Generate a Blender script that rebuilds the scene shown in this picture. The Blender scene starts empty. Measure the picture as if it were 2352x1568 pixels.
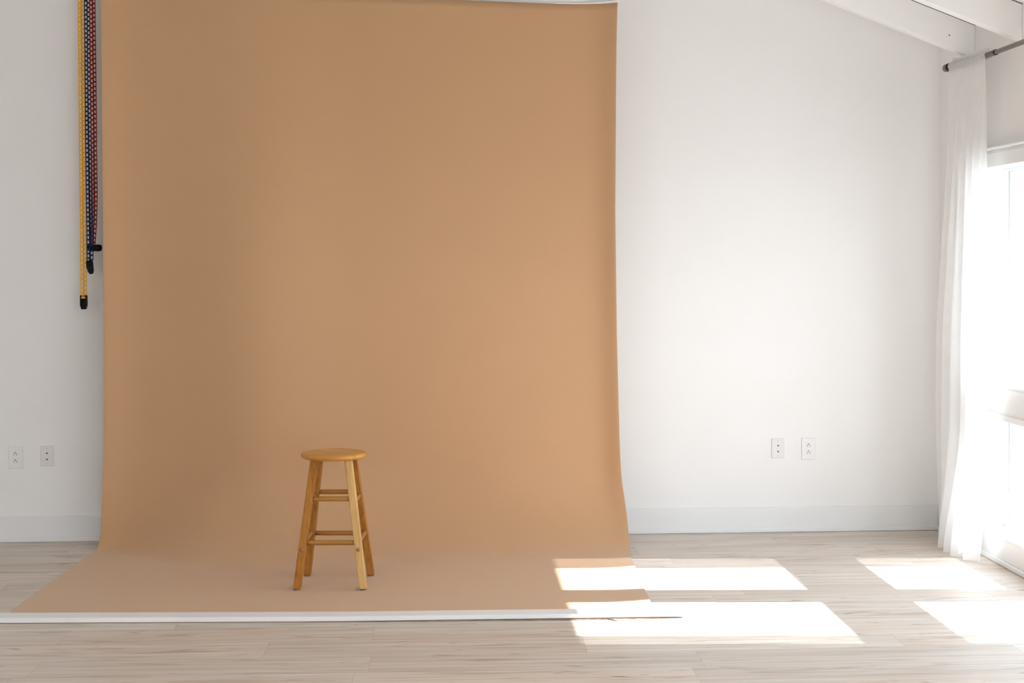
import bpy, bmesh, math, random
from mathutils import Vector, Matrix
from math import sin, cos, pi, exp, radians
random.seed(7)
S = bpy.context.scene
COL = S.collection

# ------------------------------------------------------------------ helpers
def link(o, parent=None):
    COL.objects.link(o)
    if parent: o.parent = parent
    return o

def tag(o, label=None, cat=None, group=None, kind=None):
    if label: o['label'] = label
    if cat: o['category'] = cat
    if group: o['group'] = group
    if kind: o['kind'] = kind
    return o

def thing(name, label, cat, loc=(0, 0, 0), rz=0, group=None):
    o = bpy.data.objects.new(name, None)
    o.empty_display_size = .05
    o.location = loc; o.rotation_euler = (0, 0, rz)
    link(o)
    return tag(o, label, cat, group)

def obj(name, bm, mat, parent=None, smooth=False, bevel=0, loc=None):
    me = bpy.data.meshes.new(name)
    bmesh.ops.recalc_face_normals(bm, faces=bm.faces)
    bm.to_mesh(me); bm.free()
    me.materials.append(mat)
    if smooth:
        for p in me.polygons: p.use_smooth = True
    o = bpy.data.objects.new(name, me)
    if loc: o.location = loc
    link(o, parent)
    if bevel:
        b = o.modifiers.new('bevel', 'BEVEL'); b.width = bevel; b.segments = 3
        b.limit_method = 'ANGLE'; b.angle_limit = radians(40); b.harden_normals = False
        for p in me.polygons: p.use_smooth = True
        try:
            me.set_sharp_from_angle(angle=radians(50))
        except Exception: pass
    return o

def structure(name, bm, mat, parent=None, bevel=0, smooth=False):
    return tag(obj(name, bm, mat, parent, smooth, bevel), kind='structure')

def box(bm, x0, y0, z0, x1, y1, z1):
    vs = [bm.verts.new((x, y, z)) for x in (x0, x1) for y in (y0, y1) for z in (z0, z1)]
    for f in ((0, 1, 3, 2), (4, 6, 7, 5), (0, 4, 5, 1), (2, 3, 7, 6), (0, 2, 6, 4), (1, 5, 7, 3)):
        bm.faces.new([vs[i] for i in f])
    return bm

def nb(): return bmesh.new()
def bx(*a): return box(nb(), *a)

def frame_from(d):
    d = d.normalized()
    a = Vector((0, 0, 1)) if abs(d.z) < .9 else Vector((0, 1, 0))
    u = d.cross(a).normalized(); v = d.cross(u).normalized()
    return u, v

def tube(bm, pts, rads, n=24, caps=True, uv=None):
    """round tube through points with a radius at each"""
    pts = [Vector(p) for p in pts]
    rings = []
    u, v = uv or frame_from(pts[-1] - pts[0])
    for p, r in zip(pts, rads):
        rings.append([bm.verts.new(p + (u * cos(2 * pi * k / n) + v * sin(2 * pi * k / n)) * r) for k in range(n)])
    for a, b in zip(rings, rings[1:]):
        for k in range(n):
            bm.faces.new((a[k], a[(k + 1) % n], b[(k + 1) % n], b[k]))
    if caps:
        bm.faces.new(rings[0]); bm.faces.new(rings[-1][::-1])
    return bm

def hexa(bm, lower, upper):
    """solid between a lower and an upper quad"""
    a = [bm.verts.new(p) for p in lower]; b = [bm.verts.new(p) for p in upper]
    bm.faces.new(a[::-1]); bm.faces.new(b)
    for k in range(4):
        bm.faces.new((a[k], a[(k + 1) % 4], b[(k + 1) % 4], b[k]))
    return bm

def lathe(bm, prof, n=64, c=(0, 0, 0)):
    rings = []
    for r, z in prof:
        if r < 1e-6: rings.append([bm.verts.new((c[0], c[1], c[2] + z))])
        else: rings.append([bm.verts.new((c[0] + r * cos(2 * pi * k / n), c[1] + r * sin(2 * pi * k / n), c[2] + z)) for k in range(n)])
    for a, b in zip(rings, rings[1:]):
        for k in range(n):
            k2 = (k + 1) % n
            if len(a) == 1: bm.faces.new((a[0], b[k2], b[k]))
            elif len(b) == 1: bm.faces.new((a[k], a[k2], b[0]))
            else: bm.faces.new((a[k], a[k2], b[k2], b[k]))
    return bm

# ------------------------------------------------------------------ materials
def srgb(r, g, b):
    f = lambda c: (c / 255 / 12.92) if c / 255 <= .04045 else ((c / 255 + .055) / 1.055) ** 2.4
    return (f(r), f(g), f(b), 1)

def mat(name, col, rough=.6, metal=0, spec=.5):
    m = bpy.data.materials.new(name); m.use_nodes = True
    b = m.node_tree.nodes['Principled BSDF']
    b.inputs['Base Color'].default_value = col if len(col) == 4 else (*col, 1)
    b.inputs['Roughness'].default_value = rough
    b.inputs['Metallic'].default_value = metal
    b.inputs['Specular IOR Level'].default_value = spec
    return m

def mottled(name, c1, c2, scale=(6, 6, 6), rough=.6, detail=4, spec=.5, bump=0, coord='Object', bscale=200, lo=.35, hi=.65):
    m = mat(name, c1, rough, spec=spec)
    nt = m.node_tree; N = nt.nodes; L = nt.links; b = N['Principled BSDF']
    tc = N.new('ShaderNodeTexCoord'); mp = N.new('ShaderNodeMapping'); mp.inputs['Scale'].default_value = scale
    no = N.new('ShaderNodeTexNoise'); no.inputs['Scale'].default_value = 1; no.inputs['Detail'].default_value = detail
    cr = N.new('ShaderNodeValToRGB')
    cr.color_ramp.elements[0].position = lo; cr.color_ramp.elements[1].position = hi
    cr.color_ramp.elements[0].color = (*c1[:3], 1); cr.color_ramp.elements[1].color = (*c2[:3], 1)
    L.new(tc.outputs[coord], mp.inputs[0]); L.new(mp.outputs[0], no.inputs['Vector'])
    L.new(no.outputs['Fac'], cr.inputs[0]); L.new(cr.outputs[0], b.inputs['Base Color'])
    if bump:
        n2 = N.new('ShaderNodeTexNoise'); n2.inputs['Scale'].default_value = bscale; n2.inputs['Detail'].default_value = 2
        bp = N.new('ShaderNodeBump'); bp.inputs['Strength'].default_value = bump; bp.inputs['Distance'].default_value = .001
        L.new(tc.outputs[coord], n2.inputs['Vector']); L.new(n2.outputs['Fac'], bp.inputs['Height'])
        L.new(bp.outputs[0], b.inputs['Normal'])
    return m

def wood(name, dark, mid, light, axis='z', fine=190, rough=.38):
    """long grain running along one object axis"""
    m = mat(name, mid, rough)
    nt = m.node_tree; N = nt.nodes; L = nt.links; b = N['Principled BSDF']
    tc = N.new('ShaderNodeTexCoord'); mp = N.new('ShaderNodeMapping')
    k = {'x': (2.2, fine, fine), 'y': (fine, 2.2, fine), 'z': (fine, fine, 2.2)}[axis]
    mp.inputs['Scale'].default_value = k
    no = N.new('ShaderNodeTexNoise'); no.inputs['Scale'].default_value = 1; no.inputs['Detail'].default_value = 5
    mp2 = N.new('ShaderNodeMapping'); mp2.inputs['Scale'].default_value = [v * .13 if v > 3 else v * 1.5 for v in k]
    n2 = N.new('ShaderNodeTexNoise'); n2.inputs['Scale'].default_value = 1; n2.inputs['Detail'].default_value = 3
    mx = N.new('ShaderNodeMath'); mx.operation = 'ADD'
    m1 = N.new('ShaderNodeMath'); m1.operation = 'MULTIPLY'; m1.inputs[1].default_value = .55
    m2 = N.new('ShaderNodeMath'); m2.operation = 'MULTIPLY'; m2.inputs[1].default_value = .45
    cr = N.new('ShaderNodeValToRGB'); e = cr.color_ramp.elements
    e[0].position = .34; e[0].color = (*dark[:3], 1); e[1].position = .64; e[1].color = (*light[:3], 1)
    x = e.new(.48); x.color = (*mid[:3], 1)
    L.new(tc.outputs['Object'], mp.inputs[0]); L.new(tc.outputs['Object'], mp2.inputs[0])
    L.new(mp.outputs[0], no.inputs['Vector']); L.new(mp2.outputs[0], n2.inputs['Vector'])
    L.new(no.outputs['Fac'], m1.inputs[0]); L.new(n2.outputs['Fac'], m2.inputs[0])
    L.new(m1.outputs[0], mx.inputs[0]); L.new(m2.outputs[0], mx.inputs[1])
    L.new(mx.outputs[0], cr.inputs[0]); L.new(cr.outputs[0], b.inputs['Base Color'])
    return m

WALLC = (.86, .85, .838)
M = {}
M['wall'] = mottled('painted_wall', WALLC, (WALLC[0] * .985, WALLC[1] * .985, WALLC[2] * .985), (1.5, 1.5, 1.5), .75, 3, .25, bump=.05, bscale=260)
M['trim'] = mottled('trim_paint', (.81, .81, .805), (.79, .79, .785), (3, 3, 3), .38, 3, .45)
M['ceil'] = mottled('ceiling_paint', (.87, .86, .85), (.85, .84, .83), (2, 2, 2), .7, 3, .25)
M['vinyl'] = mat('window_vinyl', (.84, .85, .87), .35)
M['gasket'] = mat('window_gasket', (.58, .61, .63), .5)
M['board'] = mottled('painted_board', (.86, .86, .86), (.82, .82, .82), (3, 20, 20), .45, 3, .45)
M['plate'] = mat('plate_plastic', (.83, .815, .80), .3)
M['plate_b'] = mat('plate_plastic_grey', (.78, .755, .745), .3)
M['slot'] = mat('dark_slot', (.03, .05, .05), .5)
M['screw'] = mat('screw_metal', (.55, .54, .52), .35, .6)
M['yellow'] = mat('yellow_plastic', (.90, .44, .02), .4)
M['blue'] = mat('blue_plastic', (.003, .020, .078), .4)
M['red'] = mat('red_plastic', (.24, .009, .006), .4)
M['black'] = mottled('black_plastic', (.004, .004, .005), (.008, .008, .009), (40, 40, 40), .42)
M['metal'] = mat('rod_metal', (.20, .18, .165), .38, .6)
M['darkring'] = mat('rod_black', (.008, .008, .008), .4)
M['glide'] = mat('foot_glide_plastic', (.16, .13, .12), .6)
M['ground'] = mottled('outside_concrete', (.30, .30, .29), (.25, .25, .24), (1, 1, 1), .9)
M['hole'] = mat('nail_hole', (.06, .05, .05), .8); M['caulk'] = mat('caulk_shadow', (.13, .17, .17), .8)
M['steel'] = mat('bracket_steel', (.5, .5, .5), .4, .7)
M['paper'] = mottled('tan_paper', (.52, .298, .146), (.512, .293, .143), (2, 2, 2), .55, 3, .3)
_b = M['paper'].node_tree.nodes['Principled BSDF']; _b.inputs['Sheen Weight'].default_value = .36; _b.inputs['Sheen Roughness'].default_value = .7; _b.inputs['Sheen Tint'].default_value = (1, .91, .80, 1)
M['tape'] = mat('white_tape', (.85, .83, .80), .5)
M['leg_oak'] = wood('oak_leg', (.26, .095, .016), (.39, .155, .028), (.48, .215, .045))
M['leg_pale'] = wood('pale_leg', (.46, .245, .075), (.60, .345, .115), (.68, .42, .16), fine=120)
M['leg_warm'] = wood('warm_leg', (.26, .10, .018), (.38, .155, .030), (.46, .21, .048))
M['rung_x'] = wood('oak_rung', (.27, .11, .022), (.40, .18, .040), (.50, .25, .07), axis='x')
M['rung_y'] = wood('oak_side_rung', (.30, .13, .04), (.40, .19, .065), (.50, .27, .11), axis='y')
M['plug'] = mat('wood_plug', (.36, .15, .06), .35)

def seat_material():
    m = wood('oak_seat', (.50, .215, .036), (.62, .272, .05), (.70, .345, .075), axis='x', fine=70, rough=.24)
    nt = m.node_tree; N = nt.nodes; L = nt.links; b = N['Principled BSDF']
    # glued staves of slightly different wood
    tc = [n for n in N if n.type == 'TEX_COORD'][0]; cr = [n for n in N if n.type == 'VALTORGB'][0]
    mp = N.new('ShaderNodeMapping'); mp.inputs['Rotation'].default_value = (0, 0, radians(-52))
    sx = N.new('ShaderNodeSeparateXYZ'); mu = N.new('ShaderNodeMath'); mu.operation = 'MULTIPLY'; mu.inputs[1].default_value = 16
    fl = N.new('ShaderNodeMath'); fl.operation = 'FLOOR'
    wn = N.new('ShaderNodeTexWhiteNoise'); wn.noise_dimensions = '1D'
    mr = N.new('ShaderNodeMapRange'); mr.inputs['To Min'].default_value = .86; mr.inputs['To Max'].default_value = 1.1
    mx = N.new('ShaderNodeVectorMath'); mx.operation = 'SCALE'
    L.new(tc.outputs['Object'], mp.inputs[0]); L.new(mp.outputs[0], sx.inputs[0]); L.new(sx.outputs['X'], mu.inputs[0])
    L.new(mu.outputs[0], fl.inputs[0]); L.new(fl.outputs[0], wn.inputs['W']); L.new(wn.outputs['Value'], mr.inputs['Value'])
    L.new(cr.outputs[0], mx.inputs[0]); L.new(mr.outputs[0], mx.inputs['Scale']); L.new(mx.outputs[0], b.inputs['Base Color'])
    return m
M['seat'] = seat_material()
for _k in ('leg_oak', 'leg_pale', 'leg_warm', 'rung_x', 'rung_y', 'seat', 'yellow', 'blue', 'red', 'black', 'darkring'):
    M[_k].node_tree.nodes['Principled BSDF'].inputs['Specular IOR Level'].default_value = .12 if _k not in ('leg_pale', 'seat') else .4

def glass_material():
    m = bpy.data.materials.new('window_glass'); m.use_nodes = True
    nt = m.node_tree; N = nt.nodes; L = nt.links; N.remove(N['Principled BSDF'])
    out = N['Material Output']
    t = N.new('ShaderNodeBsdfTransparent'); t.inputs[0].default_value = (.95, .96, .97, 1)
    g = N.new('ShaderNodeBsdfGlossy'); g.inputs['Roughness'].default_value = .02
    fr = N.new('ShaderNodeValue'); fr.outputs[0].default_value = .06
    mx = N.new('ShaderNodeMixShader')
    L.new(fr.outputs[0], mx.inputs[0]); L.new(t.outputs[0], mx.inputs[1]); L.new(g.outputs[0], mx.inputs[2]); L.new(mx.outputs[0], out.inputs[0])
    return m
M['glass'] = glass_material()

def sheer_material():
    m = bpy.data.materials.new('sheer_voile'); m.use_nodes = True
    nt = m.node_tree; N = nt.nodes; L = nt.links; N.remove(N['Principled BSDF'])
    out = N['Material Output']
    d = N.new('ShaderNodeBsdfDiffuse'); d.inputs[0].default_value = (.93, .92, .91, 1)
    tl = N.new('ShaderNodeBsdfTranslucent'); tl.inputs[0].default_value = (.93, .93, .93, 1)
    tr = N.new('ShaderNodeBsdfTransparent'); tr.inputs[0].default_value = (1, 1, 1, 1)
    a = N.new('ShaderNodeMixShader'); a.inputs[0].default_value = .5
    # fine weave: threads leave gaps
    tc = N.new('ShaderNodeTexCoord'); wv = N.new('ShaderNodeTexNoise'); wv.inputs['Scale'].default_value = 12
    mr = N.new('ShaderNodeMapRange'); mr.inputs['To Min'].default_value = .11; mr.inputs['To Max'].default_value = .18
    b = N.new('ShaderNodeMixShader')
    L.new(tc.outputs['Object'], wv.inputs['Vector']); L.new(wv.outputs['Fac'], mr.inputs['Value'])
    L.new(d.outputs[0], a.inputs[1]); L.new(tl.outputs[0], a.inputs[2])
    L.new(mr.outputs[0], b.inputs[0]); L.new(a.outputs[0], b.inputs[1]); L.new(tr.outputs[0], b.inputs[2])
    L.new(b.outputs[0], out.inputs[0])
    return m
M['sheer'] = sheer_material()

def floor_material():
    m = mat('plank_floor', (.5, .42, .34), .42, spec=.45)
    nt = m.node_tree; N = nt.nodes; L = nt.links; b = N['Principled BSDF']
    uv = N.new('ShaderNodeUVMap'); uv.uv_map = 'plank'
    at = N.new('ShaderNodeAttribute'); at.attribute_name = 'plank_tone'
    sep = N.new('ShaderNodeSeparateXYZ'); L.new(uv.outputs[0], sep.inputs[0])
    sc = N.new('ShaderNodeSeparateColor'); L.new(at.outputs['Color'], sc.inputs[0])
    # coordinates: along plank stretched, offset per plank
    off = N.new('ShaderNodeVectorMath'); off.operation = 'SCALE'; off.inputs['Scale'].default_value = 40
    L.new(at.outputs['Color'], off.inputs[0])
    def grain(sx, sy, detail, dist=0., rough=.55):
        mp = N.new('ShaderNodeMapping'); mp.inputs['Scale'].default_value = (sx, sy, 1)
        L.new(uv.outputs[0], mp.inputs[0])
        ad = N.new('ShaderNodeVectorMath'); ad.operation = 'ADD'; L.new(mp.outputs[0], ad.inputs[0]); L.new(off.outputs[0], ad.inputs[1])
        no = N.new('ShaderNodeTexNoise'); no.inputs['Scale'].default_value = 1; no.inputs['Detail'].default_value = detail
        no.inputs['Distortion'].default_value = dist; no.inputs['Roughness'].default_value = rough
        L.new(ad.outputs[0], no.inputs['Vector'])
        return no.outputs['Fac']
    def ramp(src, stops):
        cr = N.new('ShaderNodeValToRGB'); e = cr.color_ramp.elements
        e[0].position = stops[0][0]; e[0].color = (*stops[0][1], 1); e[1].position = stops[-1][0]; e[1].color = (*stops[-1][1], 1)
        for p, c in stops[1:-1]:
            x = e.new(p); x.color = (*c, 1)
        L.new(src, cr.inputs[0]); return cr.outputs[0]
    def mulc(a_, b_, fac=1.):
        mx = N.new('ShaderNodeMix'); mx.data_type = 'RGBA'; mx.blend_type = 'MULTIPLY'
        mx.inputs['Factor'].default_value = fac
        L.new(a_, mx.inputs['A']); L.new(b_, mx.inputs['B']); return mx.outputs['Result']
    base = ramp(grain(1.1, 34, 4, .3), [(.30, (.545, .478, .412)), (.5, (.63, .57, .505)), (.70, (.705, .647, .583))])
    streak = ramp(grain(1.9, 20, 3, 1.2), [(.28, (.66, .60, .56)), (.39, (.90, .87, .85)), (.47, (1, 1, 1))])
    warm = ramp(grain(.8, 7, 2, .4), [(.35, (1.0, .94, .90)), (.6, (1, 1, 1))])
    knot = ramp(grain(3.2, 13, 2, 1.5), [(.235, (.50, .42, .38)), (.30, (.88, .84, .81)), (.34, (1, 1, 1))])
    c = mulc(base, streak, .9); c = mulc(c, warm); c = mulc(c, knot)
    # per-plank tone
    mr = N.new('ShaderNodeMapRange'); mr.inputs['To Min'].default_value = .93; mr.inputs['To Max'].default_value = 1.06
    L.new(sc.outputs['Red'], mr.inputs['Value'])
    vs = N.new('ShaderNodeVectorMath'); vs.operation = 'SCALE'; L.new(c, vs.inputs[0]); L.new(mr.outputs[0], vs.inputs['Scale'])
    # seams: narrow pale/dark line round each plank (uv in metres; second map holds distance-friendly 0..1)
    uv2 = N.new('ShaderNodeUVMap'); uv2.uv_map = 'edge'
    s2 = N.new('ShaderNodeSeparateXYZ'); L.new(uv2.outputs[0], s2.inputs[0])
    def edge(out, w):
        a1 = N.new('ShaderNodeMath'); a1.operation = 'SUBTRACT'; a1.inputs[1].default_value = .5; L.new(out, a1.inputs[0])
        a2 = N.new('ShaderNodeMath'); a2.operation = 'ABSOLUTE'; L.new(a1.outputs[0], a2.inputs[0])
        a3 = N.new('ShaderNodeMath'); a3.operation = 'GREATER_THAN'; a3.inputs[1].default_value = .5 - w; L.new(a2.outputs[0], a3.inputs[0])
        return a3.outputs[0]
    ex = edge(s2.outputs['X'], .0009); ey = edge(s2.outputs['Y'], .0065)
    mxm = N.new('ShaderNodeMath'); mxm.operation = 'MAXIMUM'; L.new(ex, mxm.inputs[0]); L.new(ey, mxm.inputs[1])
    sm = N.new('ShaderNodeMix'); sm.data_type = 'RGBA'; sm.blend_type = 'MULTIPLY'
    m4 = N.new('ShaderNodeMath'); m4.operation = 'MULTIPLY'; m4.inputs[1].default_value = .55; L.new(mxm.outputs[0], m4.inputs[0])
    L.new(m4.outputs[0], sm.inputs['Factor']); L.new(vs.outputs[0], sm.inputs['A']); sm.inputs['B'].default_value = (.62, .57, .54, 1)
    L.new(sm.outputs['Result'], b.inputs['Base Color'])
    rr = N.new('ShaderNodeMapRange'); rr.inputs['To Min'].default_value = .36; rr.inputs['To Max'].default_value = .52
    L.new(grain(3, 30, 2), rr.inputs['Value']); L.new(rr.outputs[0], b.inputs['Roughness'])
    return m
M['floor'] = floor_material()

# ------------------------------------------------------------------ the room (metres; X along the back wall, Y towards it)
XR, YB, YN, XL = 2.69, 8.05, -3.0, -5.6       # right wall face, back wall face, near end, left wall
SLOPE = .39
RIDGE = -1.45
def ceil_z(x):
    return 2.692 + SLOPE * (XR - max(x, 2 * RIDGE - x))
ZR = ceil_z(RIDGE)

def make_floor():
    W, LN = .2295, 1.236
    joints = {0: -.308, 1: -.722, 2: -.320, 3: -1.140}
    rnd = random.Random(3)
    bm = nb(); uvl = bm.loops.layers.uv.new('plank'); ul2 = bm.loops.layers.uv.new('edge')
    cl = bm.loops.layers.float_color.new('plank_tone')
    y = 5.39; r = 0
    rows = []
    k0 = int((5.39 - YN) / W) + 1
    for r in range(-k0, 12):
        y0 = 5.39 + r * W; y1 = y0 + W
        if y0 >= YB + .1: break
        y1 = min(y1, YB + .1)
        j = joints.get(r, rnd.uniform(0, LN))
        n0 = math.floor((XL - .1 - j) / LN)
        x = j + n0 * LN
        while x < XR + .2:
            xa, xb = max(x, XL - .1), min(x + LN, XR + .2)
            if xb > xa:
                tone = (rnd.random(), rnd.random(), rnd.random(), 1)
                vs = [bm.verts.new(p) for p in ((xa, y0, 0), (xb, y0, 0), (xb, y1, 0), (xa, y1, 0))]
                f = bm.faces.new(vs)
                for lp, u_, v_ in zip(f.loops, (xa, xb, xb, xa), (y0, y0, y1, y1)):
                    lp[uvl].uv = (u_ - x, v_ - y0)
                    lp[ul2].uv = ((u_ - x) / LN, (v_ - y0) / W)
                    lp[cl] = tone
            x += LN
    me = bpy.data.meshes.new('floor'); bm.to_mesh(me); bm.free(); me.materials.append(M['floor'])
    o = bpy.data.objects.new('floor', me); link(o); o['kind'] = 'structure'
    return o
make_floor()
structure('trim_20', bx(XL - .1, YN, -.2, XR + .2, YB + .15, -.012), M['ground'])

# back wall, with the gable above
bm = nb()
prof = [(XL - .15, -.0), (XR + .18, -.0), (XR + .18, ceil_z(XR) + .1), (RIDGE, ZR + .1), (XL - .15, ceil_z(XL) + .1)]
a = [bm.verts.new((x, YB, z)) for x, z in prof]; b = [bm.verts.new((x, YB + .15, z)) for x, z in prof]
bm.faces.new(a); bm.faces.new(b[::-1])
for k in range(5): bm.faces.new((a[k], b[k], b[(k + 1) % 5], a[(k + 1) % 5]))
structure('wall_back', bm, M['wall'])
bm = nb(); L_OPEN = (-.9, 1.1, .8, 2.3)          # left wall with an unseen opening added to brighten the right side
box(bm, XL - .15, YN, 0, XL, L_OPEN[0], ceil_z(XL) + .1); box(bm, XL - .15, L_OPEN[1], 0, XL, YB, ceil_z(XL) + .1)
box(bm, XL - .15, L_OPEN[0], 0, XL, L_OPEN[1], L_OPEN[2]); box(bm, XL - .15, L_OPEN[0], L_OPEN[3], XL, L_OPEN[1], ceil_z(XL) + .1)
structure('wall_left', bm, M['wall'])

# near wall; unseen opening behind the camera added to let in fill light
bm = nb()
box(bm, XL, YN - .15, 0, .6, YN, 4.6); box(bm, 2.0, YN - .15, 0, XR, YN, 3.0); box(bm, .6, YN - .15, 2.1, 2.0, YN, 4.6)
structure('wall_front', bm, M['wall'])

# right wall with pairs of windows, upper over lower
XO = 2.88
PAIRS = [(5.49, 7.39), (2.85, 4.75), (.55, 2.45), (-1.75, .15)]  # first pair is in view; nearer pairs are unseen, added for side light
UP, LO = (.868, 1.947), (.128, .712)
def wall_right():
    bm = nb(); y = YN
    for (y0, y1) in sorted(PAIRS):
        box(bm, XR, y, 0, XO, y0, 2.82)
        box(bm, XR, y0, 0, XO, y1, LO[0]); box(bm, XR, y0, LO[1], XO, y1, UP[0]); box(bm, XR, y0, UP[1], XO, y1, 2.82)
        y = y1
    box(bm, XR, y, 0, XO, YB + .15, 2.82)
    return bm
structure('wall_right', wall_right(), M['wall'])
structure('trim_21', bx(XR - .002, YN, 2.118, XR, YB - .001, 2.136), M['wall'])

def window(n, y0, y1, z0, z1, glass_z):
    """two sashes side by side in one opening"""
    g0, g1 = glass_z
    root = bpy.data.objects.new('window_%d' % n, None); link(root); tag(root, kind='structure')
    root.location = (2.83, (y0 + y1) / 2, z0)
    ox, oy, oz = root.location
    def L(name, bm, m, bevel=0):
        bmesh.ops.translate(bm, verts=bm.verts, vec=(-ox, -oy, -oz))
        return obj(name, bm, m, root, bevel=bevel)
    ym = (y0 + y1) / 2
    jamb = nb()
    box(jamb, 2.80, y0, z0, 2.87, y0 + .035, z1); box(jamb, 2.80, y1 - .035, z0, 2.87, y1, z1)
    box(jamb, 2.79, ym - .035, z0, 2.87, ym + .035, z1)
    for a_, b_ in ((y0 + .035, ym - .035), (ym + .035, y1 - .035)):
        box(jamb, 2.80, a_, z0, 2.87, b_, z0 + .03); box(jamb, 2.80, a_, z1 - .012, 2.87, b_, z1)
    L('window_frame', jamb, M['vinyl'], .003)
    for a_, b_ in ((y0 + .035, ym - .035), (ym + .035, y1 - .035)):
        sash = nb(); st = .088
        box(sash, 2.815, a_, z0 + .03, 2.85, a_ + st, z1 - .012); box(sash, 2.815, b_ - st, z0 + .03, 2.85, b_, z1 - .012)
        box(sash, 2.815, a_ + st, z0 + .03, 2.85, b_ - st, g0); box(sash, 2.815, a_ + st, g1, 2.85, b_ - st, z1 - .012)
        so = L('sash', sash, M['vinyl'], .003)
        gk = nb(); box(gk, 2.8125, b_ - .010, z0 + .06, 2.8155, b_ - .0005, z1 - .02)  # narrow grey strip along the far edge of each sash
        o = L('sash_strip', gk, M['gasket']); o.parent = so
        pn = nb(); box(pn, 2.830, a_ + st - .005, g0 - .005, 2.835, b_ - st + .005, g1 + .005)
        o = L('pane', pn, M['glass']); o.parent = so
    sill = nb(); box(sill, 2.676, y0 - .02, z0 - .004, 2.80, y1 + .02, z0 + .012)
    L('window_sill', sill, M['trim'], .004)
    return root
k = 1
for (y0, y1) in PAIRS:
    window(k, y0, y1, *UP, (.93, 1.93)); window(k + 1, y0, y1, *LO, (.19, .692)); k += 2

# casing boards round the far pair of windows
y0, y1 = PAIRS[0]
structure('trim_1', bx(2.675, y0 - .09, 1.947, XR, y1 + .0, 2.016), M['trim'], bevel=.002)
structure('trim_5', bx(2.683, y0 - .09, 2.0165, XR, y1, 2.0295), M['trim'])
structure('trim_2', bx(2.645, y0 - .11, 2.030, XR, y1 + .03, 2.043), M['trim'], bevel=.004)
structure('trim_3', bx(2.675, y0 - .09, .737, XR, y1, .8645), M['trim'], bevel=.002)
structure('trim_4', bx(2.668, y0 - .09, .708, XR, y1, .738), M['trim'], bevel=.003)

# baseboards with a shoe moulding
def baseboard(name, bm1, bm2):
    o = structure(name, bm1, M['trim'], bevel=.003)
    obj('shoe_moulding', bm2, M['trim'], o, bevel=.006)
baseboard('baseboard_back', bx(XL, YB - .014, 0, XR, YB, .137), bx(XL, YB - .026, 0, XR - .012, YB - .014, .027))
bm = bx(XR - .012, YN, 0, XR, YB - .026, .127)
baseboard('baseboard_right', bm, bx(XR - .024, YN, 0, XR - .012, YB - .026, .028))
baseboard('baseboard_left', bx(XL, YN, 0, XL + .014, YB - .026, .137), bx(XL + .014, YN, 0, XL + .026, YB - .026, .027))

# vaulted ceiling and rafters
def slab(xa, xb, ya, yb, lo, hi):
    bm = nb()
    return hexa(bm, [(xa, ya, ceil_z(xa) + lo), (xb, ya, ceil_z(xb) + lo), (xb, yb, ceil_z(xb) + lo), (xa, yb, ceil_z(xa) + lo)],
                [(xa, ya, ceil_z(xa) + hi), (xb, ya, ceil_z(xb) + hi), (xb, yb, ceil_z(xb) + hi), (xa, yb, ceil_z(xa) + hi)])
bm = slab(RIDGE, XR + .35, YN - .2, YB, 0, .12)
t = slab(XL - .2, RIDGE, YN - .2, YB, 0, .12)
me_ = bpy.data.meshes.new('t'); t.to_mesh(me_); t.free(); bm.from_mesh(me_); bpy.data.meshes.remove(me_)
structure('ceiling', bm, M['ceil'])
RY = [7.49 - .625 * i for i in range(12)]
for i, y in enumerate(RY):
    for side in (0, 1):
        x0, x1 = (RIDGE + .001, XR) if side == 0 else (XL, RIDGE - .001)
        o = structure('trim_%d' % (30 + 2 * i + side), slab(x0, x1, y, y + .062, -.172, -.004), M['ceil'], bevel=.004)
        if side == 0:   # caulk line left open along the top of each rafter near the wall
            g = slab(XR - (.42 if i == 0 else .30), XR, y - .001, y + .001, -.0052, -.0025)
            obj('caulk_gap', g, M['caulk'], o)
            if i == 0:
                h = nb(); tube(h, [(2.555, y - .0015, 2.637), (2.555, y + .01, 2.637)], [.0035, .0035], 10)
                obj('nail_hole', h, M['hole'], o)

# ground outside
structure('trim_22', bx(XO, -25, -.5, 60, 40, -.3), M['ground'])

# ------------------------------------------------------------------ paper backdrop
def smoothstep(t): t = max(0, min(1, t)); return t * t * (3 - 2 * t)
def lerp_tab(tab, x):
    if x <= tab[0][0]: return tab[0][1]
    for (a, va), (b, vb) in zip(tab, tab[1:]):
        if x <= b:
            t = (x - a) / (b - a); return va + (vb - va) * t
    return tab[-1][1]
XL_V = [(0, -1.842), (.15, -1.832), (.6, -1.812), (1.3, -1.806), (2.9, -1.803)]        # left edge by height
XR_V = [(0, .925), (.12, .912), (.3, .898), (.57, .887), (1.1, .876), (1.75, .871), (2.6, .880), (2.9, .888)]
XL_F = [(6.1, -1.902), (6.4, -1.896), (7.7, -1.857), (7.85, -1.846)]                  # left edge by Y on the floor
XR_F = [(6.1, .853), (6.42, .862), (6.67, .871), (7.35, .894), (7.6, .912), (7.8, .925)]
YP = 7.835
BOARD = [(-2.45, 6.235), (-1.88, 6.214), (-.43, 6.152), (.48, 6.132), (.975, 6.128)]   # front edge of the board
TOPZ = [(-1.85, 2.925), (-.8, 2.895), (-.1, 2.874), (.35, 2.858), (.6, 2.852), (.9, 2.853)]
def bulge(u):
    return .085 * sin(pi * u) + .085 * exp(-((u * 2.72 - .80) / .36) ** 2) * smoothstep(u / .08)
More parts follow.
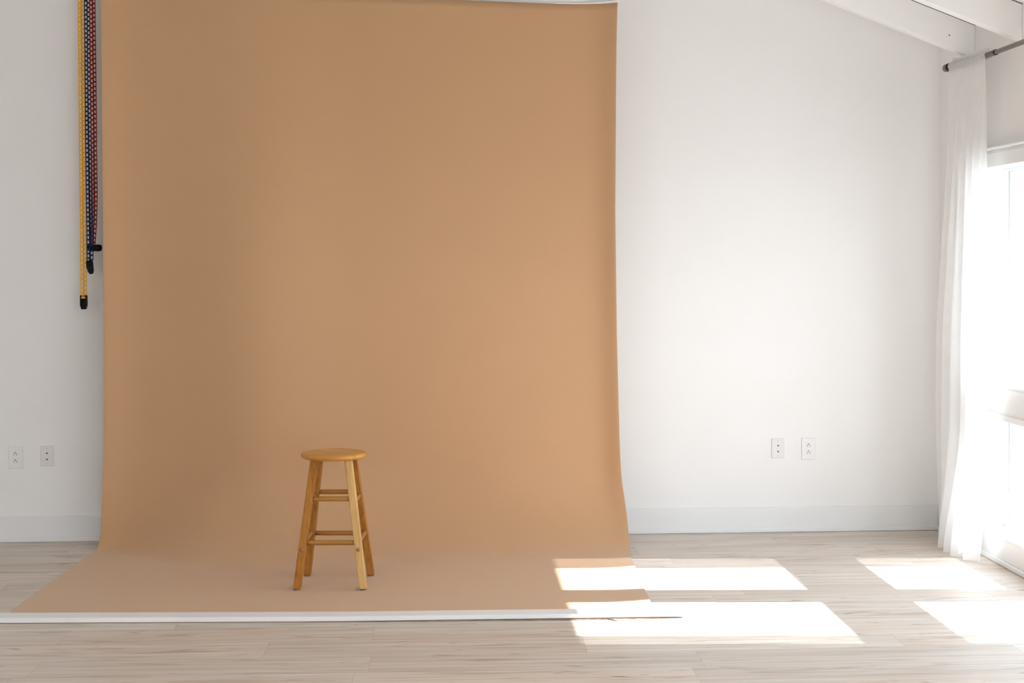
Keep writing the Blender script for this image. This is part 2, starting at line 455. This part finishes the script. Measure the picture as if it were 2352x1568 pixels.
def paper_profile(u, nv=150):
    """points (y, z, ny, nz) down one strip of paper"""
    r = .075 + .375 * smoothstep(u / .22) - .03 * smoothstep((u - .8) / .2)
    YP_ = YP - bulge(u)
    X = XL_V[-1][1] * (1 - u) + XR_V[-1][1] * u
    ztop = lerp_tab(TOPZ, X); yf = lerp_tab(BOARD, -1.9 + 2.75 * u) + .012
    L1 = ztop - r; L3 = (YP_ - r) - yf
    out = []
    for i in range(nv + 1):
        # vertical gets 60 rows, bend 40, floor rest
        if i <= 60:
            z = ztop - L1 * i / 60; out.append((YP - (YP - YP_) * (.35 + .65 * smoothstep((2.9 - z) / 1.6)), z, -1, 0))
        elif i <= 100:
            a = (i - 60) / 40 * pi / 2
            out.append((YP_ - r * (1 - cos(a)), r * (1 - sin(a)), -cos(a), sin(a)))
        else:
            t = (i - 100) / (nv - 100); out.append((YP_ - r - L3 * t, 0, 0, 1))
    return out
def backdrop_sheet():
    nu = 110; bm = nb(); rows = []
    us = []
    for i in range(nu + 1):
        t = i / nu; us.append(.5 - .5 * cos(pi * t) * (1 - .25 * sin(pi * t) ** 2))
    us[0] = 0; us[-1] = 1
    for u in us:
        col = []
        for (y, z, ny, nz) in paper_profile(u):
            zz = max(z, 0)
            fl = nz ** 2                                   # 0 on the wall, 1 on the floor
            xl = lerp_tab(XL_V, zz) * (1 - fl) + lerp_tab(XL_F, y) * fl
            xr = lerp_tab(XR_V, zz) * (1 - fl) + lerp_tab(XR_F, y) * fl
            x = xl + (xr - xl) * u
            dl, dr = u * 2.72, (1 - u) * 2.72
            cw = .050 * exp(-(dl / .105) ** 1.5) + .050 * exp(-(dr / .07) ** 1.5)
            cf = .0015 + .003 * exp(-dl / .05) + (.007 + .005 * sin(y * 9.0)) * exp(-(dr / .10) ** 1.4)
            c = cw * (1 - fl) + cf * fl
            if y < 6.34: c = min(c, .0015 + (c - .0015) * max(0, (y - 6.25) / .09))
            c += (1 - fl) * (.006 * sin(x * 2.1 + 1.3) + .004 * sin(z * 1.7 + x * 1.1))
            col.append(bm.verts.new((x, y + ny * c, max(.0012, z + nz * c))))
        rows.append(col)
    for a, b in zip(rows, rows[1:]):
        for k in range(len(a) - 1):
            bm.faces.new((a[k], a[k + 1], b[k + 1], b[k]))
    return bm
BD = thing('paper_backdrop', 'tan seamless paper backdrop hanging from its roll and sweeping out over the floor', 'backdrop', (-.45, YP, 0))
def rel(o, root): 
    o.matrix_parent_inverse = Matrix.Translation(-Vector(root.location)); return o
sheet = rel(obj('paper_sheet', backdrop_sheet(), M['paper'], BD, smooth=True), BD)
so = sheet.modifiers.new('thick', 'SOLIDIFY'); so.thickness = .0006; so.offset = 1
bm = nb(); n = 30; pts = []
for i in range(n + 1):
    x = -1.86 + (0.905 + 1.86) * i / n
    pts.append((x, YP + .03, lerp_tab(TOPZ, x) + .028))
tube(bm, pts, [.030] * (n + 1), 24, uv=(Vector((0, 1, 0)), Vector((0, 0, 1))))
rel(obj('backdrop_roll', bm, M['trim'], BD, smooth=True), BD)
bm = nb()
vs = []
for i in range(n + 1):
    x = -1.80 + (0.898 + 1.80) * i / n; z = lerp_tab(TOPZ, x)
    e = .006 * smoothstep((x - .72) / .18)
    vs.append([(x, z - .001), (x, z + .004 + e)])
yf = YP - .012
for (a, b) in zip(vs, vs[1:]):
    hexa(bm, [(a[0][0], yf - .05 * smoothstep((a[0][0] - .75) / .15), a[0][1]), (b[0][0], yf - .05 * smoothstep((b[0][0] - .75) / .15), b[0][1]), (b[0][0], YP + .03, b[0][1]), (a[0][0], YP + .03, a[0][1])],
         [(a[1][0], yf - .05 * smoothstep((a[0][0] - .75) / .15), a[1][1]), (b[1][0], yf - .05 * smoothstep((b[0][0] - .75) / .15), b[1][1]), (b[1][0], YP + .03, b[1][1]), (a[1][0], YP + .03, a[1][1])])
rel(obj('edge_tape', bm, M['tape'], BD), BD)
# torn front edge of the paper, peeping out from under the board
bm = nb(); rnd = random.Random(5); rows = []
n = 150
for i in range(n + 1):
    t = i / n; x = -1.895 + (.865 + 1.895) * t
    yb = lerp_tab(BOARD, x)                     # front foot of the board
    amp = .0002 + .0065 * smoothstep((x + .9) / 1.5)
    yy = yb - .001 - amp * rnd.random()
    lift = .001 + .003 * rnd.random() * smoothstep((x + .9) / 1.2)
    if .655 < x < .74:
        k = sin((x - .655) / .085 * pi) ; yy -= .05 * k * (1 - (x - .655) / .085)
    rows.append([bm.verts.new((x, yb + .03, .0013)), bm.verts.new((x, yb, .0018)), bm.verts.new((x, yy, lift))])
for a, b in zip(rows, rows[1:]):
    for k in range(2): bm.faces.new((a[k], a[k + 1], b[k + 1], b[k]))
te = rel(obj('torn_edge', bm, M['paper'], BD), BD)
tag(te, 'ragged torn front edge of the paper')
so = te.modifiers.new('thick', 'SOLIDIFY'); so.thickness = .0006; so.offset = 1

# white board weighting the paper down
bm = nb(); n = 60; A = []
for i in range(n + 1):
    t = i / n; x = -2.45 + (.975 + 2.45) * t
    yfr = 6.222 - .093 * smoothstep((x + 2.2) / 2.4) + .0 * x
    yfr = lerp_tab([(-2.45, 6.235), (-1.88, 6.214), (-.43, 6.152), (.48, 6.132), (.975, 6.128)], x)
    zl = .0035 + .0035 * smoothstep((x + .8) / 1.6); h = .0215 - .004 * t
    d = .095 - .006 * t
    A.append([(x, yfr, zl), (x, yfr + d, zl), (x, yfr + d, zl + h), (x, yfr, zl + h)])
V = [[bm.verts.new(p) for p in q] for q in A]
for a, b in zip(V, V[1:]):
    for k in range(4): bm.faces.new((a[k], a[(k + 1) % 4], b[(k + 1) % 4], b[k]))
bm.faces.new(V[0][::-1]); bm.faces.new(V[-1])
WB = tag(obj('floor_board', bm, M['board'], bevel=.0015),
         'long thin white painted board lying across the front edge of the tan paper', 'board')

# ------------------------------------------------------------------ wooden stool
ST = thing('wooden_stool', 'round-topped honey oak wooden stool with splayed legs standing on the tan paper', 'stool', (-.548, 6.906, .003), radians(-3.5))
ZS = .583
hb, ht = .1515, .0785
def half(z): return hb + (ht - hb) * (z / ZS)
prof = [(0, ZS), (.128, ZS), (.142, ZS + .0015), (.150, ZS + .0065), (.153, ZS + .0135), (.1515, ZS + .020), (.147, ZS + .0245), (.140, ZS + .0268), (.130, ZS + .0275), (0, ZS + .0275)]
obj('seat', lathe(nb(), prof, 96), M['seat'], ST, smooth=True)
lw = .0175
def leg(sx, sy, m):
    bm = nb()
    cb = Vector((sx * hb, sy * hb, .005)); ct = Vector((sx * ht, sy * ht, ZS))
    q = [(-lw, -lw), (lw, -lw), (lw, lw), (-lw, lw)]
    hexa(bm, [(cb.x + a * .97, cb.y + b * .97, cb.z) for a, b in q], [(ct.x + a * 1.02, ct.y + b * 1.02, ct.z) for a, b in q])
    o = obj('leg', bm, m, ST, bevel=.0035)
    obj('foot_glide', tube(nb(), [(cb.x, cb.y, -.002), (cb.x, cb.y, .006)], [.0145, .0145], 20), M['glide'], o)
    return o
legs = {}
for sx, sy, m in ((-1, -1, 'leg_oak'), (1, -1, 'leg_pale'), (-1, 1, 'leg_warm'), (1, 1, 'leg_warm')):
    legs[sx, sy] = leg(sx, sy, M[m])
tag(legs[1, -1], 'pale maple-coloured front leg')
for sx in (-1, 1):
    z = .181; h = half(z)
    bm = nb(); yf = -h - lw * 1.0
    tube(bm, [(sx * h, yf + .004, z), (sx * h, yf - .001, z), (sx * h, yf - .004, z), (sx * h, yf - .0055, z), (sx * h, yf - .006, z)], [.0085, .0085, .0068, .0038, .0008], 20)
    obj('wood_plug', bm, M['plug'], legs[sx, -1], smooth=True)
def rung(a, b, m, r=.0112):
    a, b = Vector(a), Vector(b); n = 10
    pts = [a.lerp(b, i / n) for i in range(n + 1)]
    rr = [r * (.95 + .07 * sin(pi * i / n) ** .5) for i in range(n + 1)]
    bm = nb(); tube(bm, pts, rr, 20)
    return obj('rung', bm, m, ST, smooth=True)
for z, sy in ((.210, -1), (.407, -1), (.208, 1), (.408, 1)):
    h = half(z); g = lw - .002
    rung((-h + g, sy * h, z), (h - g, sy * h, z), M['rung_x'])
for z in (.199, .378):
    for sx in (-1, 1):
        h = half(z); g = lw - .002
        rung((sx * h, -h + g, z + .013), (sx * h, h - g, z + .013), M['rung_y'])

# ------------------------------------------------------------------ wall plates
def plate(name, label, cx, w, h, cz, kind, group):
    o = thing(name, label, 'wall outlet' if kind == 'outlet' else 'wall plate', (cx, YB, cz), group=group)
    pm = M['plate'] if kind == 'outlet' else M['plate_b']
    obj('cover_plate', hexa(nb(), [(-w / 2, 0, -h / 2), (w / 2, 0, -h / 2), (w / 2, 0, h / 2), (-w / 2, 0, h / 2)],
                            [(-w / 2 + .003, -.006, -h / 2 + .003), (w / 2 - .003, -.006, -h / 2 + .003), (w / 2 - .003, -.006, h / 2 - .003), (-w / 2 + .003, -.006, h / 2 - .003)]), pm, o, bevel=.0015)
    def cyl(x, z, r, y0, y1, m, nm, par):
        return obj(nm, tube(nb(), [(x, y0, z), (x, y1, z)], [r, r], 20), m, par)
    if kind == 'outlet':
        for s in (.0195, -.0195):
            bm = nb(); ring = []
            for k in range(28):
                a = 2 * pi * k / 28; ring.append((.0172 * cos(a), max(-.0142, min(.0142, .0172 * sin(a)))))
            lo = [bm.verts.new((x, -.005, z + s)) for x, z in ring]; up = [bm.verts.new((x, -.0078, z + s)) for x, z in ring]
            bm.faces.new(lo); bm.faces.new(up[::-1])
            for k in range(28): bm.faces.new((lo[k], lo[(k + 1) % 28], up[(k + 1) % 28], up[k]))
            r = obj('receptacle', bm, M['trim'], o)
            sl = nb()
            box(sl, -.0075, -.0081, s - .0070, -.0052, -.007, s + .0022); box(sl, .0052, -.0081, s - .0070, .0078, -.007, s + .0015)
            obj('slot', sl, M['slot'], r)
            cyl(0, s + .0065, .0030, -.0081, -.007, M['slot'], 'ground_hole', r)
        cyl(0, 0, .003, -.0072, -.005, M['plate'], 'screw', o)
    else:
        for s in (.0165, -.0165):
            bm = nb(); tube(bm, [(0, -.005, s), (0, -.009, s)], [.0058, .0052], 6)
            j = obj('jack', bm, M['screw'], o)
            cyl(0.0005, s - .0005, .0040, -.0094, -.0085, M['slot'], 'jack_hole', j)
        for s in (.042, -.042): cyl(0, s, .0028, -.0072, -.005, M['screw'], 'screw', o)
    return o
G1, G2 = 'duplex power outlets on the back wall', 'two-jack wall plates on the back wall'
plate('power_outlet', 'white duplex power outlet on the shaded wall left of the tan backdrop', -2.343, .079, .122, .455, 'outlet', G1)
plate('jack_plate', 'greyish two-jack wall plate between the left outlet and the backdrop', -2.176, .073, .110, .460, 'jack', G2)
plate('jack_plate', 'white two-jack wall plate on the bright wall right of the backdrop', 1.791, .073, .110, .459, 'jack', G2)
plate('power_outlet', 'white duplex power outlet on the bright wall nearer the curtain', 1.960, .079, .122, .456, 'outlet', G1)

# ------------------------------------------------------------------ hanging chains
YC = 7.955
def ladder(bm, path, w=.0170, fy=None, rail=.0040, pitch=.0243, hole=.0148, th=.0035, phase=0.):
    """perforated plastic strand: two rails and rungs, path = function z -> x, over (z0, z1)"""
    fx, z0, z1 = path
    z = z0 + phase
    while z < z1:
        zt = min(z + pitch, z1)
        xa, xb = fx(z), fx(zt); y = fy(z)
        for s in (-1, 1):
            for (p0, p1) in ((w / 2 - rail, w / 2),):
                l = [(xa + s * p0, y, z), (xa + s * p1, y, z), (xa + s * p1, y + th, z), (xa + s * p0, y + th, z)]
                u = [(xb + s * p0, y, zt), (xb + s * p1, y, zt), (xb + s * p1, y + th, zt), (xb + s * p0, y + th, zt)]
                if s < 0: l = l[::-1]; u = u[::-1]
                hexa(bm, l, u)
        box(bm, xa - w / 2 + rail, y + .0003, z, xa + w / 2 - rail, y + th, z + (pitch - hole))
        z = zt
    return bm
def lin(tab):
    return lambda z: lerp_tab(tab, z)
ZT = 3.30
def chain(name, label, m, tabs, zb, phases, yoff=0., ytab=((0, 0), (9, 0))):
    x0 = tabs[0][0][1]
    o = thing(name, label, 'chain', (x0, YC + yoff, zb), group='coloured backdrop chains hanging on the wall')
    bm = nb()
    for t, ph, dy in zip(tabs, phases, (0, .006)):
        ladder(bm, (lin(t), zb, ZT), fy=lambda z, dy=dy: YC + yoff + dy + lerp_tab(ytab, z), phase=ph)
    rel(obj('chain_loop', bm, m, o), o)
    return o
# yellow: longest
yc = chain('backdrop_chain', 'yellow plastic chain loop, longest and leftmost of the three hanging by the backdrop', M['yellow'],
           ([(1.30, -1.9575), (2.2, -1.9565), (ZT, -1.9545)], [(1.30, -1.9430), (2.2, -1.9415), (ZT, -1.9370)]), 1.312, (0, .012))
bm = nb()
zt_, zb_ = 1.326, 1.252; xw = -1.9495
for (a, b, c, d) in ((-.018, -.0085, zb_ + .020, zt_), (.0085, .018, zb_ + .020, zt_)):
    box(bm, xw + a, YC - .010, c, xw + b, YC + .016, d)
hexa(bm, [(xw - .012, YC - .008, zb_), (xw + .012, YC - .008, zb_), (xw + .012, YC + .014, zb_), (xw - .012, YC + .014, zb_)],
     [(xw - .018, YC - .010, zb_ + .022), (xw + .018, YC - .010, zb_ + .022), (xw + .018, YC + .016, zb_ + .022), (xw - .018, YC + .016, zb_ + .022)])
box(bm, xw - .009, YC - .008, zb_ + .020, xw + .009, YC + .014, zb_ + .046)
box(bm, xw - .012, YC + .006, zb_ + .04, xw + .012, YC + .016, zt_)
rel(obj('chain_weight', bm, M['black'], yc, bevel=.002), yc)
bm = nb(); tube(bm, [(xw - .011, YC - .006, 1.314), (xw + .011, YC - .006, 1.314)], [.0055, .0055], 12)
rel(obj('chain_bend', bm, M['yellow'], yc, smooth=True), yc)
# red: behind, shortest
red_l = [(1.55, -1.909), (1.62, -1.905), (1.70, -1.901), (2.0, -1.8945), (2.2, -1.892), (ZT, -1.893)]
red_r = [(1.55, -1.903), (1.60, -1.8985), (1.70, -1.8885), (1.78, -1.884), (1.86, -1.881), (2.2, -1.878), (ZT, -1.879)]
rc = chain('backdrop_chain', 'red plastic chain loop nearest the tan paper, gathered behind the blue one at its bottom', M['red'], (red_l, red_r), 1.570, (0, .008), .014, ((1.6, 0), (2.1, -.025), (9, -.025)))
bm = nb(); xa, za, y_ = -1.935, 1.578, YC + .026
tube(bm, [(xa, y_, za), (xa + .004, y_, za), (xa + .045, y_, za), (xa + .066, y_, za), (xa + .074, y_, za), (xa + .078, y_, za)], [.004, .016, .0185, .0185, .015, .007], 20)
rel(obj('chain_weight', bm, M['black'], rc, smooth=True), rc)
# blue: in front of red
bl_l = [(1.48, -1.922), (1.62, -1.9215), (2.2, -1.923), (ZT, -1.9200)]
bl_r = [(1.44, -1.906), (1.62, -1.905), (2.2, -1.908), (2.476, -1.910), (ZT, -1.907)]
bc = chain('backdrop_chain', 'dark blue plastic chain loop hanging between the yellow and the red ones', M['blue'], (bl_l, bl_r), 1.495, (0, .015), -.004)
bm = nb(); yw = YC - .012
outl = [(-.017, .028), (-.011, .036), (.010, .036), (.017, .026), (.020, -.020), (.017, -.034), (.004, -.038), (-.007, -.026), (-.014, -.004)]
cx_, cz_ = -1.9165, 1.476
l = [bm.verts.new((cx_ + x, yw, cz_ + z)) for x, z in outl]; u = [bm.verts.new((cx_ + x, yw + .026, cz_ + z)) for x, z in outl]
bm.faces.new(l); bm.faces.new(u[::-1])
for k in range(len(l)): bm.faces.new((l[k], l[(k + 1) % len(l)], u[(k + 1) % len(l)], u[k]))
rel(obj('chain_weight', bm, M['black'], bc, bevel=.003), bc)
bm = nb()
for (a, b, c, d) in ((-.006, -.001, -.022, .000), (.010, .014, -.028, .000), (-.004, .012, -.004, .001), (-.002, .014, -.030, -.025)):
    box(bm, cx_ + a, yw - .003, cz_ + c, cx_ + b, yw + .002, cz_ + d)
rel(obj('chain_bend', bm, M['blue'], bc, bevel=.001), bc)
# wall bracket that carries the chains, just above the view
br = thing('chain_bracket', 'steel wall bracket with pegs carrying the three coloured chains above the view', 'bracket', (-1.92, YB, 3.3))
obj('back_plate', bx(-.07, -.006, -.06, .07, 0, .08), M['steel'], br, bevel=.001)
for xx in (-.028, .008, .030):
    obj('peg', tube(nb(), [(xx, -.12, 0), (xx, 0, 0)], [.008, .008], 14), M['steel'], br, smooth=True)

# ------------------------------------------------------------------ curtain rod and sheers
RX, RZ = 2.600, 2.480
ROD = thing('curtain_rod', 'brown-grey metal curtain rod with a black collar above the windows', 'curtain rod', (RX, 6.5, RZ))
def R(o): return rel(o, ROD)
zr = lambda y: 2.4765 + .000 * (y - 6.6) + .017 * smoothstep((y - 6.9) / .9)
R(obj('rod_sleeve', tube(nb(), [(RX, y, zr(y)) for y in (6.965, 7.1, 7.25, 7.4, 7.55, 7.625)], [.0135] * 6, 24), M['metal'], ROD, smooth=True))
R(obj('rod_tube', tube(nb(), [(RX, 4.9, 2.4765), (RX, 5.9, 2.4765), (RX, 6.97, zr(6.97))], [.0115] * 3, 24), M['metal'], ROD, smooth=True))
R(obj('collar', tube(nb(), [(RX, 6.960, zr(6.96)), (RX, 6.966, zr(6.96))], [.0142, .0142], 24), M['darkring'], ROD, smooth=True))
ze = zr(7.65)
R(obj('finial', tube(nb(), [(RX, 7.632, ze), (RX, 7.636, ze), (RX, 7.672, ze), (RX, 7.680, ze), (RX, 7.684, ze)], [.017, .0205, .0205, .018, .012], 28), M['metal'], ROD, smooth=True))
R(obj('finial_ring', tube(nb(), [(RX, 7.600, ze), (RX, 7.622, ze), (RX, 7.634, ze)], [.016, .0205, .0195], 28), M['darkring'], ROD, smooth=True))
def bracket(y):
    bm = nb()
    box(bm, RX - .004, y - .010, RZ - .026, XR, y + .010, RZ - .014)
    box(bm, XR - .005, y - .014, RZ - .075, XR, y + .014, RZ + .01)
    hexa(bm, [(RX + .02, y - .004, RZ - .026), (XR - .004, y - .004, RZ - .072), (XR - .004, y - .004, RZ - .062), (RX + .02, y - .004, RZ - .020)][::-1],
         [(RX + .02, y + .004, RZ - .026), (XR - .004, y + .004, RZ - .072), (XR - .004, y + .004, RZ - .062), (RX + .02, y + .004, RZ - .020)][::-1])
    b_ = R(obj('bracket', bm, M['trim'], ROD, bevel=.001))
bracket(7.36); bracket(5.2)

def curtain(label, ytab_far, ytab_near, folds, seed, zc, xbot=2.6, puddle=True):
    """sheer panel: far and near edge Y by height; folds across; gathers tightened at the rod"""
    rnd = random.Random(seed)
    ph = [rnd.uniform(0, 2 * pi) for _ in range(4)]
    yc_ = (ytab_far[-1][1] + ytab_near[-1][1]) / 2
    o = thing('sheer_curtain', label, 'curtain', (RX, yc_, 0), group='white sheer curtains at the far pair of windows')
    nu, nv = 260, 90
    bm = nb(); cols = []
    for i in range(nu + 1):
        u = i / nu; col = []
        for j in range(nv + 1):
            v = j / nv; z = (zc - .022) * (1 - v)
            if u is not None: z += (zr(ytab_far[-1][1] + (ytab_near[-1][1] - ytab_far[-1][1]) * u) - zc - .008) * (1 - v) ** 8
            yf_, yn_ = lerp_tab(ytab_far, z), lerp_tab(ytab_near, z)
            y = yf_ + (yn_ - yf_) * u
            amp = .036 * smoothstep(v * 1.6 + .02)
            uu = u + .012 * sin(3 * v + ph[3])
            w = sin(2 * pi * folds * uu + ph[0] + .8 * sin(2.2 * v + ph[1])) + .45 * sin(2 * pi * folds * 1.73 * uu + ph[2])
            fine = sin(2 * pi * folds * 4.1 * u + ph[1]) * .004 * exp(-v * 14) * smoothstep(v * 40)
            x = RX - .0152 + .003 * smoothstep(v * 5) + amp * .75 * w + fine
            # towards the floor the far half hangs close to the corner, the near half swings into the room
            b_ = smoothstep((v - .72) / .28)
            if puddle:
                x += b_ * (.022 - .085 * smoothstep((u - .12) / .45) + .050 * smoothstep((u - .70) / .3))
            x = min(x, XR - .030)
            y += .006 * cos(2 * pi * folds * 1.0 * uu + ph[2]) * smoothstep(v * 2)
            z = max(z, 0)
            if v > .985 and puddle: z += .003 + .003 * sin(u * 40)
            col.append(bm.verts.new((x, y, z + .002)))
        cols.append(col)
    for a, b in zip(cols, cols[1:]):
        for k in range(nv): bm.faces.new((a[k], a[k + 1], b[k + 1], b[k]))
    rel(obj('sheer_panel', bm, M['sheer'], o, smooth=True), o)
    # rod pocket with gathers and a small ruffle above
    bm = nb(); cols = []
    ya, yb_ = ytab_far[-1][1], ytab_near[-1][1]
    nu = 240
    for i in range(nu + 1):
        u = i / nu; y = ya + (yb_ - ya) * u; zz = zr(y)
        g = .0022 * sin(u * 2 * pi * 23 + ph[0]) + .0016 * sin(u * 2 * pi * 37 + ph[1])
        g2 = .004 * sin(u * 2 * pi * 11 + ph[2]) + .003 * sin(u * 2 * pi * 29)
        prof_ = [(.004 + g2 * .6, .038 + .003 * sin(u * 31)), (.001 + g2 * .3, .028), (-.004, .020)]
        r_ = .0185 + g
        prof_ += [(-r_ * cos(a), r_ * sin(a)) for a in [radians(q) for q in (50, 20, -10, -40)]]
        prof_ += [(-.0145, -.022), (-.0150 + g * .3, -.034)]
        col = [bm.verts.new((RX + dx, y, zz + dz)) for dx, dz in prof_]
        prof2 = [(-.012 + g, -.034), (.0, -.026)] + [(r_ * cos(a), r_ * sin(a)) for a in [radians(q) for q in (-40, -10, 20, 50)]] + [(.006, .024), (.007 + g2 * .6, .036)]
        col += [bm.verts.new((RX + dx, y + .001, zz + dz)) for dx, dz in prof2]
        cols.append(col)
    for a, b in zip(cols, cols[1:]):
        for k in range(len(a) - 1): bm.faces.new((a[k], a[k + 1], b[k + 1], b[k]))
    rel(obj('rod_pocket', bm, M['sheer'], o, smooth=True), o)
    return o
curtain('white sheer curtain gathered in the room corner beside the far windows',
        [(0, 7.800), (.4, 7.775), (1.05, 7.745), (1.7, 7.665), (2.2, 7.605), (2.5, 7.585)],
        [(0, 7.150), (.3, 7.085), (1.0, 7.055), (2.2, 7.050), (2.5, 7.060)], 6, 4, RZ)
curtain('white sheer curtain at the near end of the far windows, just outside the picture',
        [(0, 5.751), (2.5, 5.751)], [(0, 5.1), (2.5, 5.12)], 6, 9, RZ, puddle=False)

# ------------------------------------------------------------------ light
W = bpy.data.worlds.new('World'); S.world = W; W.use_nodes = True
wn = W.node_tree.nodes; wl = W.node_tree.links
bg = wn['Background']
bg.inputs['Color'].default_value = (.85, .955, 1.05, 1); bg.inputs['Strength'].default_value = 7.2

SUN_TAN = 1 / 1.22
d = Vector((-1, .052, -SUN_TAN)).normalized()
sun = bpy.data.lights.new('sun', 'SUN'); sun.energy = 25; sun.angle = radians(.53); sun.color = (.95, .965, .975)
so_ = bpy.data.objects.new('sun', sun); link(so_)
so_.rotation_euler = d.to_track_quat('-Z', 'Y').to_euler(); so_.location = (12, 6, 9)

def portal(loc, rot, sx, sy):
    l = bpy.data.lights.new('daylight_portal', 'AREA'); l.shape = 'RECTANGLE'; l.size = sx; l.size_y = sy
    l.cycles.is_portal = True
    o = bpy.data.objects.new('daylight_portal', l); link(o); o.location = loc; o.rotation_euler = rot
for (a_, b_) in PAIRS:
    for (z0, z1) in (UP, LO):
        portal((XO + .01, (a_ + b_) / 2, (z0 + z1) / 2), (0, radians(90), 0), z1 - z0, b_ - a_)
portal((1.3, YN - .16, 1.05), (radians(90), 0, 0), 1.4, 2.1)
portal((XL - .16, .1, 1.55), (0, radians(-90), 0), 1.5, 2.0)

# ------------------------------------------------------------------ camera
psi, pit, roll = radians(2.375), radians(1.07), .0055
F = Vector((sin(psi) * cos(pit), cos(psi) * cos(pit), -sin(pit)))
Rt = Vector((cos(psi), -sin(psi), 0)); Up = Rt.cross(F)
R2 = Rt * cos(roll) - Up * sin(roll); U2 = Up * cos(roll) + Rt * sin(roll)
cam = bpy.data.cameras.new('camera'); co = bpy.data.objects.new('camera', cam); link(co)
mw = Matrix((R2, U2, -F)).transposed().to_4x4(); mw.translation = (0, 0, 1.5)
co.matrix_world = mw
cam.sensor_fit = 'HORIZONTAL'; cam.sensor_width = 36; cam.lens = 3400 / 2352 * 36
cam.shift_y = -(784 - 661) / 2352
cam.clip_start = .05; cam.clip_end = 200
S.camera = co

S.view_settings.view_transform = 'Standard'; S.view_settings.look = 'None'
S.view_settings.exposure = .04; S.view_settings.gamma = 1; S.view_settings.use_curve_mapping = False
S.cycles.max_bounces = 14; S.cycles.diffuse_bounces = 8; S.cycles.transparent_max_bounces = 24
S.cycles.sample_clamp_indirect = 10
